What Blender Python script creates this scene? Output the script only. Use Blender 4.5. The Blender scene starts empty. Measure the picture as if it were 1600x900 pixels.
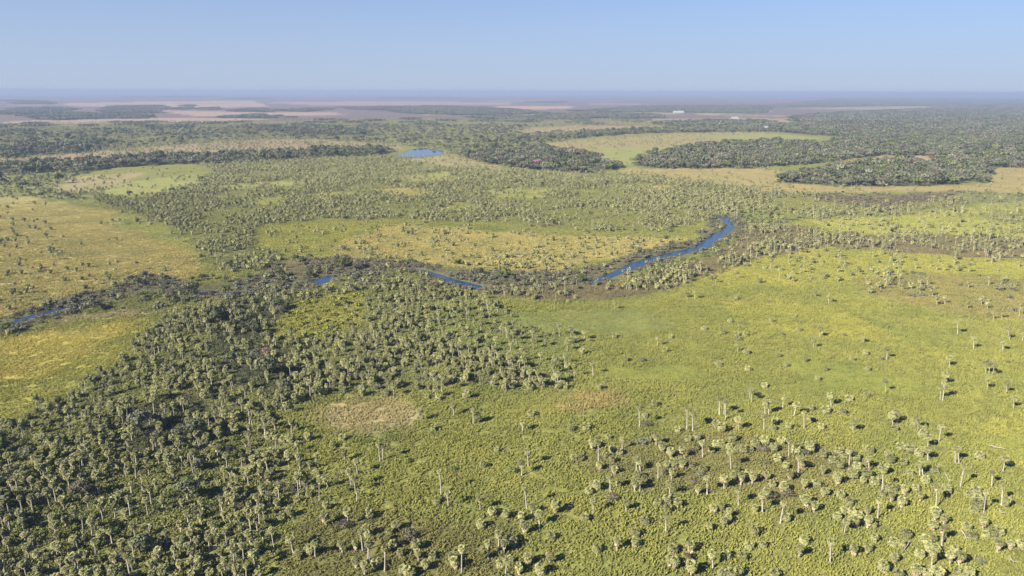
import bpy, bmesh, math, random
import numpy as np
from mathutils import Vector, Matrix, Euler

random.seed(7)
RNG = np.random.default_rng(11)
R = math.radians
scene = bpy.context.scene

# ------------------------------------------------------------------ camera
CAM_H = 110.0
FPX = 1067.0                      # focal length in photo pixels (1600 wide)
PITCH = math.atan((450 - 142.5) / FPX)
ROLL = R(0.17)
cam_data = bpy.data.cameras.new('camera')
cam = bpy.data.objects.new('camera', cam_data)
scene.collection.objects.link(cam)
cam_data.sensor_width = 36.0
cam_data.lens = FPX / 1600 * 36.0
cam_data.clip_start = 1.0
cam_data.clip_end = 150000.0
cam.location = (0, 0, CAM_H)
cam.rotation_euler = (Matrix.Rotation(math.pi / 2 - PITCH, 3, 'X') @ Matrix.Rotation(ROLL, 3, 'Z')).to_euler()
scene.camera = cam

# ------------------------------------------------------------------ sky and sun
SUN_EL, SUN_AZ = 33.0, 232.5      # azimuth clockwise from +Y: the sun stands behind the camera, to the left
world = bpy.data.worlds.new('World')
scene.world = world
world.use_nodes = True
wn = world.node_tree.nodes
sky = wn.new('ShaderNodeTexSky')
sky.sky_type = 'NISHITA'
sky.sun_disc = False
sky.sun_elevation = R(SUN_EL)
sky.sun_rotation = R(SUN_AZ)
sky.altitude = 2000
sky.air_density = 1.0
sky.dust_density = 0.3
sky.ozone_density = 10.0
bg = wn['Background']
bg.inputs['Strength'].default_value = 0.05
# the same haze layer all round the horizon, thinning with height
wl = world.node_tree.links
tc = wn.new('ShaderNodeTexCoord')
sx = wn.new('ShaderNodeSeparateXYZ')
wl.new(tc.outputs['Generated'], sx.inputs[0])
mr = wn.new('ShaderNodeMapRange')
mr.interpolation_type = 'SMOOTHSTEP'
mr.inputs[1].default_value = -0.06
mr.inputs[2].default_value = 0.34
mr.inputs[3].default_value = 1.0
mr.inputs[4].default_value = 0.0
wl.new(sx.outputs[2], mr.inputs[0])
hm = wn.new('ShaderNodeMix')
hm.data_type = 'RGBA'
hm.inputs[7].default_value = (3.25, 3.85, 5.1, 1)
wl.new(mr.outputs[0], hm.inputs[0])
wl.new(sky.outputs[0], hm.inputs[6])
wl.new(hm.outputs[2], bg.inputs['Color'])
sl = bpy.data.lights.new('sun', 'SUN')
sl.energy = 4.75
sl.angle = R(0.5)
sl.color = (1.0, 0.92, 0.80)
sun = bpy.data.objects.new('sun', sl)
scene.collection.objects.link(sun)
sd = Vector((math.sin(R(SUN_AZ)) * math.cos(R(SUN_EL)), math.cos(R(SUN_AZ)) * math.cos(R(SUN_EL)), math.sin(R(SUN_EL))))
sun.rotation_euler = sd.to_track_quat('Z', 'Y').to_euler()
scene.view_settings.view_transform = 'Standard'
scene.view_settings.look = 'None'
scene.view_settings.gamma = 1.0
scene.view_settings.use_curve_mapping = False
scene.view_settings.exposure = 1.5
scene.cycles.volume_bounces = 1
scene.cycles.max_bounces = 6
scene.cycles.diffuse_bounces = 2

# ------------------------------------------------------------------ helpers
CAMROT = np.array(cam.rotation_euler.to_matrix())


def ground(px, py):
    """the ground point that a photo pixel looks at"""
    d = CAMROT @ np.array([(px - 800) / FPX, -(py - 450) / FPX, -1.0])
    t = -CAM_H / min(d[2], -1e-4)
    t = min(t, 90000.0)
    return d[0] * t, d[1] * t


def project(x, y, z):
    p = np.stack(np.broadcast_arrays(np.asarray(x, float), np.asarray(y, float), np.asarray(z, float) - CAM_H))
    c = CAMROT.T @ p.reshape(3, -1)
    return 800 + FPX * c[0] / -c[2], 450 - FPX * c[1] / -c[2]


def wpoly(pts):
    return np.array([ground(*p) for p in pts])


def _h(ix, iy, seed):
    n = (ix.astype(np.int64) * 374761393 + iy.astype(np.int64) * 668265263 + seed * 974711) & 0x7fffffff
    n = ((n ^ (n >> 13)) * 1274126177) & 0x7fffffff
    return ((n ^ (n >> 16)) & 0xffff) / 65535.0


def vnoise(x, y, seed=0):
    ix, iy = np.floor(x), np.floor(y)
    fx, fy = x - ix, y - iy
    fx, fy = fx * fx * (3 - 2 * fx), fy * fy * (3 - 2 * fy)
    a, b = _h(ix, iy, seed), _h(ix + 1, iy, seed)
    c, d = _h(ix, iy + 1, seed), _h(ix + 1, iy + 1, seed)
    return (a * (1 - fx) + b * fx) * (1 - fy) + (c * (1 - fx) + d * fx) * fy


def fbm(x, y, seed=0, o=3):
    s, a, t = 0, 1.0, 0
    for k in range(o):
        s = s + a * vnoise(x * 2 ** k + 17.3 * k, y * 2 ** k - 9.1 * k, seed + k)
        t += a
        a *= 0.5
    return s / t


def inside(poly, x, y):
    """even-odd test of many points against one polygon"""
    res = np.zeros(x.shape, bool)
    lo, hi = poly.min(0), poly.max(0)
    m = (x >= lo[0]) & (x <= hi[0]) & (y >= lo[1]) & (y <= hi[1])
    if not m.any():
        return res
    xs, ys = x[m], y[m]
    r = np.zeros(xs.shape, bool)
    n = len(poly)
    for i in range(n):
        x1, y1 = poly[i]
        x2, y2 = poly[(i + 1) % n]
        if y1 == y2:
            continue
        c = (y1 > ys) != (y2 > ys)
        r ^= c & (xs < (x2 - x1) * (ys - y1) / (y2 - y1) + x1)
    res[m] = r
    return res


def mat(name, rough=0.9):
    m = bpy.data.materials.new(name)
    m.use_nodes = True
    b = m.node_tree.nodes['Principled BSDF']
    b.inputs['Roughness'].default_value = rough
    b.inputs['Specular IOR Level'].default_value = 0.15
    return m, m.node_tree.nodes, m.node_tree.links, b


def nmix(nt, a, b, fac, mode='MIX'):
    n = nt.nodes.new('ShaderNodeMix')
    n.data_type = 'RGBA'
    n.blend_type = mode
    for sock, v in ((n.inputs[6], a), (n.inputs[7], b), (n.inputs[0], fac)):
        if isinstance(v, bpy.types.NodeSocket):
            nt.links.new(v, sock)
        else:
            sock.default_value = v if not isinstance(v, tuple) else (*v, 1)
    return n.outputs[2]


def nnoise(nt, scale, detail=3, vec=None):
    n = nt.nodes.new('ShaderNodeTexNoise')
    n.inputs['Scale'].default_value = scale
    n.inputs['Detail'].default_value = detail
    if vec is None:
        g = nt.nodes.new('ShaderNodeNewGeometry')
        vec = g.outputs['Position']
    nt.links.new(vec, n.inputs['Vector'])
    return n.outputs['Fac']


def nramp(nt, fac, stops):
    n = nt.nodes.new('ShaderNodeValToRGB')
    e = n.color_ramp.elements
    while len(e) < len(stops):
        e.new(0.5)
    for el, (p, c) in zip(e, stops):
        el.position = p
        el.color = (*c, 1) if len(c) == 3 else c
    nt.links.new(fac, n.inputs[0])
    return n.outputs[0]


# ------------------------------------------------------------------ materials
def attr(nt, name, kind):
    a = nt.nodes.new('ShaderNodeAttribute')
    a.attribute_name = name
    a.attribute_type = kind
    return a.outputs['Color']


G = lambda v: (v, v, v)
# the ground: zone colours on the mesh, broken up by noise at several scales
M_ground, n, l, b = mat('grassland')
nt = M_ground.node_tree
c = attr(nt, 'col', 'GEOMETRY')
c = nmix(nt, c, nramp(nt, nnoise(nt, 0.035, 6), [(0.3, (0.84, 0.89, 0.9)), (0.5, G(1.0)), (0.72, (1.15, 1.10, 1.04))]), 1.0, 'MULTIPLY')
c = nmix(nt, c, nramp(nt, nnoise(nt, 0.45, 4), [(0.32, G(0.70)), (0.68, G(1.28))]), 1.0, 'MULTIPLY')
l.new(c, b.inputs['Base Color'])
bp = n.new('ShaderNodeBump')
bp.inputs['Strength'].default_value = 0.9
bp.inputs['Distance'].default_value = 0.5
l.new(nnoise(nt, 0.7, 4), bp.inputs['Height'])
l.new(bp.outputs[0], b.inputs['Normal'])

# grass tussocks: the same zone colour, handed over with each patch
M_grass, n, l, b = mat('grass_blades', 0.7)
nt = M_grass.node_tree
c = attr(nt, 'gcol', 'INSTANCER')
c = nmix(nt, c, nramp(nt, nnoise(nt, 0.035, 6), [(0.3, (0.84, 0.89, 0.9)), (0.5, G(1.0)), (0.72, (1.15, 1.10, 1.04))]), 1.0, 'MULTIPLY')
c = nmix(nt, c, nramp(nt, nnoise(nt, 0.9, 2), [(0.3, (1.06, 1.12, 1.12)), (0.7, (1.56, 1.50, 1.38))]), 1.0, 'MULTIPLY')
l.new(c, b.inputs['Base Color'])


def leafmat(name, dark, mid, light, scale, tint=None, objrand=0.25, rough=0.6):
    m, n, l, b = mat(name, rough)
    nt = m.node_tree
    c = nramp(nt, nnoise(nt, scale, 2), [(0.3, dark), (0.5, mid), (0.7, light)])
    oi = n.new('ShaderNodeObjectInfo')
    mr = n.new('ShaderNodeMapRange')
    mr.inputs[3].default_value = 1 - objrand
    mr.inputs[4].default_value = 1 + objrand
    l.new(oi.outputs['Random'], mr.inputs[0])
    c = nmix(nt, c, mr.outputs[0], 1.0, 'MULTIPLY')
    l.new(c, b.inputs['Base Color'])
    return m


M_palm = leafmat('palm_leaf', (0.108, 0.116, 0.044), (0.182, 0.184, 0.076), (0.285, 0.275, 0.122), 2.4, objrand=0.35, rough=0.5)
M_skirt = leafmat('dead_palm_leaf', (0.20, 0.15, 0.09), (0.28, 0.215, 0.145), (0.36, 0.285, 0.20), 1.7)
M_trunk = leafmat('palm_trunk', (0.24, 0.215, 0.18), (0.34, 0.31, 0.265), (0.44, 0.405, 0.35), 2.5, objrand=0.15, rough=0.9)
M_log = leafmat('bleached_wood', (0.28, 0.25, 0.20), (0.36, 0.32, 0.26), (0.44, 0.40, 0.33), 2.0, objrand=0.1, rough=0.9)
M_bark = leafmat('bark', (0.10, 0.08, 0.06), (0.15, 0.12, 0.09), (0.20, 0.17, 0.13), 2.0)
M_fol_dark = leafmat('dark_foliage', (0.048, 0.058, 0.032), (0.080, 0.092, 0.048), (0.130, 0.138, 0.075), 0.6)
M_fol_green = leafmat('green_foliage', (0.070, 0.090, 0.026), (0.105, 0.125, 0.034), (0.150, 0.165, 0.045), 0.6)
M_fol_yellow = leafmat('yellow_green_foliage', (0.13, 0.14, 0.028), (0.185, 0.19, 0.035), (0.24, 0.235, 0.045), 0.6, objrand=0.15)
M_fol_brown = leafmat('brown_twigs', (0.090, 0.076, 0.052), (0.135, 0.115, 0.080), (0.185, 0.160, 0.115), 0.7)
M_fol_grey = leafmat('grey_green_foliage', (0.085, 0.090, 0.055), (0.125, 0.130, 0.080), (0.175, 0.175, 0.112), 0.6)
M_fol_pink = leafmat('pink_blossom', (0.20, 0.10, 0.13), (0.28, 0.14, 0.19), (0.38, 0.21, 0.28), 0.8, objrand=0.15)
M_fol_rose = leafmat('rosy_bare_twigs', (0.17, 0.115, 0.095), (0.23, 0.16, 0.13), (0.29, 0.21, 0.17), 0.8, objrand=0.1)

# ------------------------------------------------------------------ zones of the plain
GREEN, LUSH = (0.168, 0.172, 0.046), (0.150, 0.164, 0.050)
YGREEN, YELLOW = (0.202, 0.198, 0.048), (0.262, 0.226, 0.080)
OLIVE, BROWN = (0.150, 0.155, 0.052), (0.130, 0.110, 0.056)
MUD, STRAW = (0.118, 0.112, 0.060), (0.25, 0.212, 0.100)
TAN, PINK = (0.25, 0.19, 0.11), (0.29, 0.205, 0.155)
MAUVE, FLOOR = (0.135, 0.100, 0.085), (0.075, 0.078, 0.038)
LGREEN, FARG = (0.215, 0.220, 0.066), (0.105, 0.11, 0.06)
STRAWY = (0.265, 0.215, 0.085)
# (pixels of the outline, colour, palms per m2, shrubs per m2, shrub kind, trees per m2, grass height)
# shrub kinds: 0 dark, 1 green, 2 yellow green, 3 brown, 4 grey green
ZONES = []


def Z(pts, col=None, palm=0.0, shrub=0.0, kind=1, tree=0.0, grass=1.0):
    ZONES.append((wpoly(pts), col, palm, shrub, kind, tree, grass))


Z([(-900, 143.6), (2500, 148.5), (2500, 194), (-900, 194)], MAUVE)
Z([(-900, 143.3), (2500, 148.3), (2500, 154), (1200, 152), (700, 151), (-900, 151)], FARG)
Z([(0, 190), (120, 186), (300, 184), (430, 186), (330, 192), (0, 195)], PINK)
Z([(80, 162), (250, 158), (400, 158), (420, 167), (250, 169), (120, 166)], (0.30, 0.21, 0.15))
Z([(250, 172), (420, 176), (520, 175), (540, 180), (300, 182)], PINK)
Z([(780, 166), (900, 166), (890, 170), (760, 172)], (0.33, 0.22, 0.15))
Z([(400, 160), (600, 158), (800, 160), (800, 164), (500, 165)], (0.27, 0.18, 0.15))
Z([(-600, 195), (100, 193), (180, 192), (420, 190), (560, 186), (700, 186), (800, 188), (1000, 188), (1200, 192), (1215, 205), (1050, 206), (900, 214), (860, 232), (760, 242), (700, 240), (650, 230), (600, 224), (450, 217), (330, 222), (250, 228), (120, 240), (-600, 262)], OLIVE, 0.018, 0, 0, 0.0016)
Z([(820, 200), (900, 196), (1040, 197), (1040, 202), (900, 206), (800, 210)], TAN, 0.002)
Z([(800, 176), (1060, 176), (1060, 179), (800, 180)], TAN)
Z([(1090, 176), (1190, 177), (1190, 181), (1090, 180)], (0.27, 0.22, 0.12))
Z([(1010, 186), (1190, 184), (1240, 190), (1150, 192), (1010, 191)], (0.23, 0.19, 0.10))
# thin tree lines, burnt strips and pale pans of the far plain
_r = random.Random(77)
for k in range(70):
    cx_, cy_ = _r.uniform(-200, 1800), 148.5 + 38 * _r.random() ** 1.5
    w_, h_ = _r.uniform(12, 75), 0.25 + (cy_ - 147) * 0.035
    c_, t_ = _r.choice(((FLOOR, 0.011), (FLOOR, 0.011), (FARG, 0.0), (TAN, 0.0), (PINK, 0.0), ((0.12, 0.095, 0.075), 0.0)))
    Z([(cx_ - w_, cy_), (cx_ - w_ * 0.4, cy_ - h_), (cx_ + w_ * 0.5, cy_ - h_ * 0.8), (cx_ + w_, cy_ + h_ * 0.1), (cx_ + w_ * 0.3, cy_ + h_ * 0.7), (cx_ - w_ * 0.5, cy_ + h_ * 0.5)], c_, 0, 0, 0, t_)
# dark wooded islands of the far plain
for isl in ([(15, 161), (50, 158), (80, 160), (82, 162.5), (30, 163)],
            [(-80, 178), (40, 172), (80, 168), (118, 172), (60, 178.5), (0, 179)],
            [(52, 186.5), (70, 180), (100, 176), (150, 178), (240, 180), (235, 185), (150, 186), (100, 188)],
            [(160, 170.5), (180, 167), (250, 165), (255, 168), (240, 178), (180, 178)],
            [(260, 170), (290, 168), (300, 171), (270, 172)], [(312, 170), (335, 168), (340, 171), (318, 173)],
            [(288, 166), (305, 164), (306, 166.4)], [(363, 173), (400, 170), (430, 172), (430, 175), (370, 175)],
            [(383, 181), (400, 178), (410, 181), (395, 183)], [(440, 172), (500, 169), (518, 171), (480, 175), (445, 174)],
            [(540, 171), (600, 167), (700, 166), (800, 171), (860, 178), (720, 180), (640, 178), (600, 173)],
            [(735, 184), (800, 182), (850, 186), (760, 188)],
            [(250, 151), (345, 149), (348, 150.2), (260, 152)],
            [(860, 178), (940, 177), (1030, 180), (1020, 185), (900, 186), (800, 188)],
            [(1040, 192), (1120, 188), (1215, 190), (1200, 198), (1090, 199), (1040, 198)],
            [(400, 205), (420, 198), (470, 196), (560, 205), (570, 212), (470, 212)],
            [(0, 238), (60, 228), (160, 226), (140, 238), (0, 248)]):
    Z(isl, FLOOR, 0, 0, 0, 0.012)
Z([(1000, 166), (1210, 165), (1300, 155), (1600, 150), (2400, 150), (2400, 165), (1480, 165), (1200, 168), (1190, 178), (1060, 176), (900, 174)], FARG, 0, 0, 0, 0.009)
Z([(1210, 170), (1400, 165.5), (1500, 168), (1400, 171)], TAN)
# tan palm savanna, then the gallery wood of the upper river
Z([(-600, 262), (0, 248), (120, 240), (260, 227), (400, 219), (480, 218), (600, 225), (640, 231), (600, 238), (500, 238), (380, 242), (250, 250), (100, 258), (0, 264), (-600, 290)], TAN, 0.0075)
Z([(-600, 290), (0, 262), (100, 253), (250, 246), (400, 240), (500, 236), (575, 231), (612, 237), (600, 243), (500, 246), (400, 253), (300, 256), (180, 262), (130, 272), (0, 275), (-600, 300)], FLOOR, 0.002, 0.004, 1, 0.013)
Z([(-500, 300), (0, 274), (130, 268), (110, 282), (70, 295), (130, 300), (180, 305), (120, 314), (0, 306), (-500, 320)], LUSH, 0.012, 0.008, 1, 0.001)
# the dense palm belt and its clearings
Z([(110, 302), (340, 270), (300, 258), (420, 252), (600, 243), (700, 248), (760, 258), (850, 270), (960, 270), (1080, 275), (1200, 296), (1290, 325), (1200, 345), (1150, 335), (1110, 345), (1080, 355), (1000, 364), (900, 360), (760, 348), (600, 342), (460, 345), (402, 356), (400, 385), (440, 405), (445, 418), (400, 425), (345, 425), (315, 400), (300, 375), (255, 350), (180, 325)], OLIVE, 0.040, 0, 4)
Z([(620, 250), (690, 244), (740, 246), (800, 266), (720, 262)], STRAW, 0.006)
Z([(85, 300), (105, 280), (150, 273), (230, 270), (180, 290), (140, 300)], STRAW, 0.003)
Z([(150, 304), (190, 285), (300, 273), (322, 280), (270, 303), (200, 309)], LGREEN, 0.002)
for cl in ([(480, 305), (540, 298), (560, 306), (500, 312)], [(600, 275), (700, 268), (720, 280), (640, 285)],
           [(685, 324), (740, 315), (742, 328), (695, 331)], [(755, 300), (800, 294), (860, 296), (850, 309), (770, 311)],
           [(400, 310), (440, 307), (440, 318), (400, 320)], [(330, 292), (390, 286), (400, 294), (340, 298)],
           [(400, 285), (470, 283), (460, 291), (400, 292)]):
    Z(cl, LGREEN, 0.006)
Z([(590, 297), (655, 292), (665, 303), (620, 308)], YELLOW, 0.008)
Z([(1000, 290), (1040, 288), (1050, 296), (1010, 298)], YELLOW, 0.006)
# open fields around the lower river
Z([(405, 364), (440, 352), (540, 345), (640, 352), (760, 360), (900, 370), (1010, 372), (1078, 372), (1000, 395), (900, 412), (880, 428), (790, 425), (720, 418), (620, 408), (520, 402), (450, 400), (420, 385)], YELLOW, 0.009)
Z([(405, 364), (440, 352), (540, 345), (620, 352), (540, 375), (520, 400), (450, 398), (420, 385)], YGREEN, 0.0032)
Z([(520, 390), (640, 385), (760, 400), (900, 395), (880, 426), (790, 424), (620, 408), (520, 402)], YELLOW, 0.0135)
Z([(-500, 320), (0, 306), (60, 312), (180, 330), (255, 352), (300, 380), (318, 420), (300, 441), (235, 425), (180, 450), (80, 475), (0, 503), (-500, 620)], YELLOW, 0.0011)
Z([(180, 332), (255, 352), (310, 385), (316, 400), (250, 375), (180, 350)], LGREEN, 0.003)
Z([(-300, 430), (0, 355), (60, 352), (100, 400), (190, 430), (150, 460), (80, 475), (0, 503), (-300, 560)], YELLOW, 0.0065)
Z([(-500, 640), (0, 528), (120, 505), (250, 494), (240, 520), (190, 560), (120, 610), (40, 650), (0, 662), (-500, 800)], YGREEN, 0.0002, 0, 1, 0, 0.8)
Z([(-300, 600), (0, 535), (120, 512), (215, 502), (160, 545), (60, 590), (0, 600)], (0.290, 0.250, 0.062), 0.0, 0, 1, 0, 0.8)
# river corridor
Z([(-300, 560), (0, 498), (80, 472), (180, 448), (230, 425), (300, 440), (320, 445), (400, 428), (440, 405), (520, 402), (620, 408), (760, 425), (900, 422), (1000, 394), (1090, 375), (1115, 335), (1160, 338), (1158, 365), (1110, 392), (1040, 408), (960, 440), (900, 453), (760, 458), (640, 440), (560, 442), (480, 455), (380, 466), (300, 474), (160, 484), (0, 522), (-300, 600)], MUD, 0.0015, 0.070, 4, 0.0008, 0.5)
Z([(440, 412), (540, 403), (640, 410), (560, 424), (500, 438), (450, 430)], BROWN, 0.001, 0.04, 4, 0.002, 0.5)
Z([(110, 487), (170, 465), (230, 455), (300, 458), (312, 475), (260, 483), (160, 490)], OLIVE, 0.003, 0.04, 1, 0.001)
Z([(60, 517), (100, 499), (180, 486), (262, 487), (200, 497), (110, 505)], STRAW, 0.0005, 0.002, 4)
Z([(480, 455), (540, 432), (600, 420), (660, 428), (700, 444), (640, 458), (560, 455)], OLIVE, 0.009, 0.04, 4)
Z([(960, 445), (1030, 412), (1100, 393), (1150, 365), (1170, 372), (1110, 402), (1030, 430)], LUSH, 0.003, 0.035, 1)
Z([(1150, 330), (1240, 330), (1260, 345), (1190, 355), (1165, 350)], LUSH, 0.004, 0.03, 1)
Z([(740, 462), (860, 450), (960, 441), (1040, 422), (1120, 395), (1170, 355), (1270, 352), (1300, 385), (1180, 402), (1110, 432), (1040, 455), (950, 468), (850, 470)], BROWN, 0.042, 0.008, 3)
# right-hand plains and wooded islands
Z([(930, 250), (985, 259), (1030, 240), (1100, 228), (1190, 222), (1295, 217), (1180, 206), (1080, 208), (960, 215), (860, 222), (830, 233), (900, 240)], (0.24, 0.20, 0.085), 0.0025)
Z([(930, 250), (985, 259), (1030, 240), (1080, 230), (980, 230), (900, 236)], LGREEN, 0.0004)
Z([(1090, 215), (1190, 208), (1290, 216), (1190, 222)], LGREEN, 0.0)
Z([(800, 217), (900, 210), (1000, 203), (1100, 201), (1195, 199), (1240, 203), (1195, 206), (1000, 208), (800, 224)], FLOOR, 0.002, 0, 0, 0.010)
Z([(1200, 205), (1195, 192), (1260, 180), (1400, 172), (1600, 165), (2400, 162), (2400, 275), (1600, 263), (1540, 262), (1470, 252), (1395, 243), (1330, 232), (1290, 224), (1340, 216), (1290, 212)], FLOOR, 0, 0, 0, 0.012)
Z([(1195, 186), (1240, 184), (1245, 192), (1205, 196)], TAN)
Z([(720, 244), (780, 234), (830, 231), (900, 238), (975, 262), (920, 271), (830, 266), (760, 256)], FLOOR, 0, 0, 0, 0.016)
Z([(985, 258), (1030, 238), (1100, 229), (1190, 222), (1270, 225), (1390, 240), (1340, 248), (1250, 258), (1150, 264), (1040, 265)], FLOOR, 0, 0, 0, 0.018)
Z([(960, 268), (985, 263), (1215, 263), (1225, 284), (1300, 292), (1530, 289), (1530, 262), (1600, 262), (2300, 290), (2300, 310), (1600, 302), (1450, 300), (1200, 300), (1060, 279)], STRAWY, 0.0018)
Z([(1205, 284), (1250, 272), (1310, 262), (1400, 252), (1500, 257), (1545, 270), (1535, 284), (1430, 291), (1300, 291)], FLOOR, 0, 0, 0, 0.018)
Z([(1330, 250), (1380, 245), (1440, 242), (1472, 250), (1465, 257), (1400, 254)], (0.33, 0.23, 0.13), 0.0)
Z([(1515, 239), (1560, 235), (1575, 239), (1530, 242)], TAN)
Z([(1190, 298), (1280, 300), (1400, 302), (1500, 300), (2200, 312), (2200, 330), (1600, 315), (1450, 325), (1420, 336), (1290, 342), (1200, 346)], OLIVE, 0.016, 0.004, 4)
Z([(1270, 303), (1330, 305), (1420, 303), (1500, 298), (1490, 306), (1440, 317), (1380, 326), (1300, 318)], BROWN, 0.001, 0.035, 3)
Z([(1270, 345), (1420, 336), (1600, 313), (2200, 330), (2200, 380), (1600, 376), (1500, 368), (1400, 366), (1300, 364)], (0.215, 0.215, 0.058), 0.008)
Z([(1540, 335), (1620, 328), (1700, 345), (1560, 350)], OLIVE, 0.014)
Z([(1270, 364), (1400, 367), (1500, 366), (1600, 376), (2000, 390), (2000, 420), (1600, 404), (1500, 402), (1380, 392), (1290, 384)], BROWN, 0.030, 0.010, 3)
Z([(1180, 402), (1290, 386), (1400, 396), (1600, 409), (1900, 420), (1900, 440), (1600, 432), (1420, 428), (1300, 445), (1120, 450), (1110, 432)], YGREEN, 0.008)
Z([(1340, 438), (1420, 428), (1600, 434), (1900, 445), (1900, 510), (1600, 500), (1520, 500), (1440, 480), (1360, 462)], (0.165, 0.150, 0.054), 0.018, 0.004, 3)
# the big grove of the lower left
Z([(250, 502), (330, 476), (420, 462), (520, 452), (620, 444), (700, 456), (770, 470), (760, 520), (900, 560), (870, 612), (700, 602), (640, 622), (520, 612), (450, 640), (470, 700), (500, 760), (420, 810), (400, 960), (-500, 960), (-500, 800), (0, 668), (100, 625), (190, 562)], OLIVE, 0.108, 0.010, 4)
Z([(-400, 760), (0, 690), (180, 640), (330, 600), (400, 640), (380, 720), (330, 780), (240, 880), (-400, 960)], OLIVE, 0.088, 0.040, 1, 0.0016)
Z([(200, 640), (300, 610), (330, 640), (280, 690), (180, 720)], FLOOR, 0.030, 0.03, 0, 0.004)
Z([(320, 500), (370, 470), (470, 470), (520, 500), (450, 520), (450, 612), (340, 600)], FLOOR, 0.040, 0.025, 0, 0.005)
Z([(405, 520), (470, 470), (560, 456), (580, 478), (560, 515), (490, 530), (420, 530)], YGREEN, 0.006, 0.05, 2)
Z([(575, 452), (700, 456), (760, 470), (760, 520), (700, 505), (600, 490)], OLIVE, 0.040, 0.006, 4)
Z([(660, 470), (760, 472), (900, 520), (880, 600), (780, 560), (660, 530)], LUSH, 0.024, 0.001, 4)
Z([(420, 640), (470, 700), (500, 760), (440, 830), (560, 900), (560, 700), (500, 650)], GREEN, 0.012, 0.003, 4)
# dry patches, mown-looking flats and scrub of the foreground plain
Z([(490, 648), (515, 630), (570, 622), (635, 626), (655, 645), (640, 668), (580, 678), (520, 672)], STRAW, 0, 0, 4, 0, 0.9)
Z([(865, 645), (900, 618), (965, 610), (995, 625), (960, 635), (900, 648)], (0.225, 0.185, 0.070), 0, 0, 4)
Z([(800, 490), (1000, 480), (1060, 515), (960, 525), (800, 512)], LUSH, 0, 0, 1, 0, 0.45)
Z([(930, 575), (1040, 570), (1110, 585), (1080, 595), (960, 592)], (0.160, 0.172, 0.042), 0, 0, 1, 0, 0.4)
Z([(1200, 550), (1350, 575), (1470, 610), (1380, 615), (1250, 600)], (0.162, 0.174, 0.042), 0, 0, 1, 0, 0.4)
Z([(1520, 690), (1620, 685), (1640, 720), (1540, 715)], (0.162, 0.174, 0.042), 0, 0, 1, 0, 0.4)
Z([(1540, 660), (1640, 655), (1640, 685), (1560, 685)], YGREEN, 0, 0, 1)
Z([(1120, 480), (1220, 470), (1340, 490), (1400, 540), (1200, 520)], YGREEN, 0, 0, 1)
Z([(900, 705), (1000, 680), (1120, 670), (1230, 690), (1340, 700), (1360, 740), (1300, 775), (1240, 800), (1150, 770), (1000, 765), (920, 740)], (0.142, 0.135, 0.046), 0, 0.0045, 3, 0, 0.8)
Z([(480, 800), (560, 800), (800, 815), (820, 900), (760, 940), (480, 940), (440, 860)], (0.130, 0.125, 0.042), 0, 0.003, 3, 0, 0.9)


def warp(x, y, seed=50):
    D = np.hypot(x, y)
    a = np.clip(0.016 * D, 3, 60)
    s = 1 / np.clip(0.05 * D, 9, 160)
    s = 1 / 14.0
    wx = (fbm(x * s, y * s, seed, 3) - 0.5) * a * 1.6
    wy = (fbm(x * s, y * s, seed + 9, 3) - 0.5) * a * 2.2
    return x + wx, y + wy


def zone_at(x, y):
    xs, ys = warp(x, y)
    z = np.full(x.shape, -1, int)
    for i, zz in enumerate(ZONES):
        z[inside(zz[0], xs, ys)] = i
    return z


ZP = {k: np.array([zz[j] for zz in ZONES] + [d]) for k, j, d in (('palm', 2, 0.0003), ('shrub', 3, 0.0004), ('kind', 4, 4), ('tree', 5, 0.0), ('grass', 6, 1.0))}
ZC = np.array([zz[1] for zz in ZONES] + [GREEN])

# water outlines (photo pixels)
WATER = {
    'river': [
        [(1121, 335), (1131, 338), (1143, 335), (1138, 340), (1141, 346), (1148, 352), (1141, 361), (1128, 371), (1112, 384), (1104, 388), (1088, 392), (1050, 401), (1030, 404), (1008, 413), (985, 423), (960, 431), (938, 439), (925, 443), (919, 440), (940, 432), (962, 423), (985, 411), (1005, 405), (1035, 397), (1085, 386), (1098, 377), (1113, 367), (1128, 359), (1137, 352), (1130, 345), (1123, 340)],
        [(636, 420), (662, 421), (690, 429.5), (715, 437), (742, 443.5), (764, 449), (752, 451.5), (720, 445.5), (690, 435.5), (662, 424.5)],
        [(486, 442), (500, 433), (522, 428), (514, 438), (500, 445)],
        [(300, 456), (330, 456.5), (384, 455), (382, 456.6), (330, 458), (302, 457.5)],
        [(-60, 526), (0, 505), (15, 503), (50, 491.5), (90, 482), (132, 470), (130, 471.2), (95, 483.5), (60, 492.5), (20, 505.5), (0, 511.5), (-60, 533)]],
    'lake': [[(612, 243), (632, 238.5), (645, 233), (660, 230.5), (692, 235), (691, 241), (662, 244.5), (640, 245.5)]],
}
WP = {k: [wpoly(p) for p in v] for k, v in WATER.items()}

# ------------------------------------------------------------------ ground sheet
ys = np.arange(1500, 152, -1.35)
rows = [ground(800, v)[1] for v in ys]
far = rows[-1]
rows = [-1200, -500, -200, -60, 0, 30] + [r for r in rows if r > 45] + list(far * np.geomspace(1.03, 45000 / far, 40))
rows = np.array(rows)
u = np.concatenate([-np.geomspace(4, 1.0, 14), np.linspace(-0.96, 0.96, 560), np.geomspace(1.0, 4, 14)])
width = np.maximum(np.abs(rows), 230)
GX = (u[None, :] * width[:, None])
GY = np.repeat(rows[:, None], len(u), 1)
shape = GX.shape
gx, gy = GX.ravel(), GY.ravel()
col = np.zeros((len(gx), 3))
wet = np.zeros(len(gx))
D = np.hypot(gx, gy)
for k in range(3):
    jx = gx + RNG.normal(0, 1, len(gx)) * np.clip(D * 0.003, 0.5, 8)
    jy = gy + RNG.normal(0, 1, len(gx)) * np.clip(D * 0.004, 0.8, 14)
    col += ZC[zone_at(jx, jy)] / 3
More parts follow.
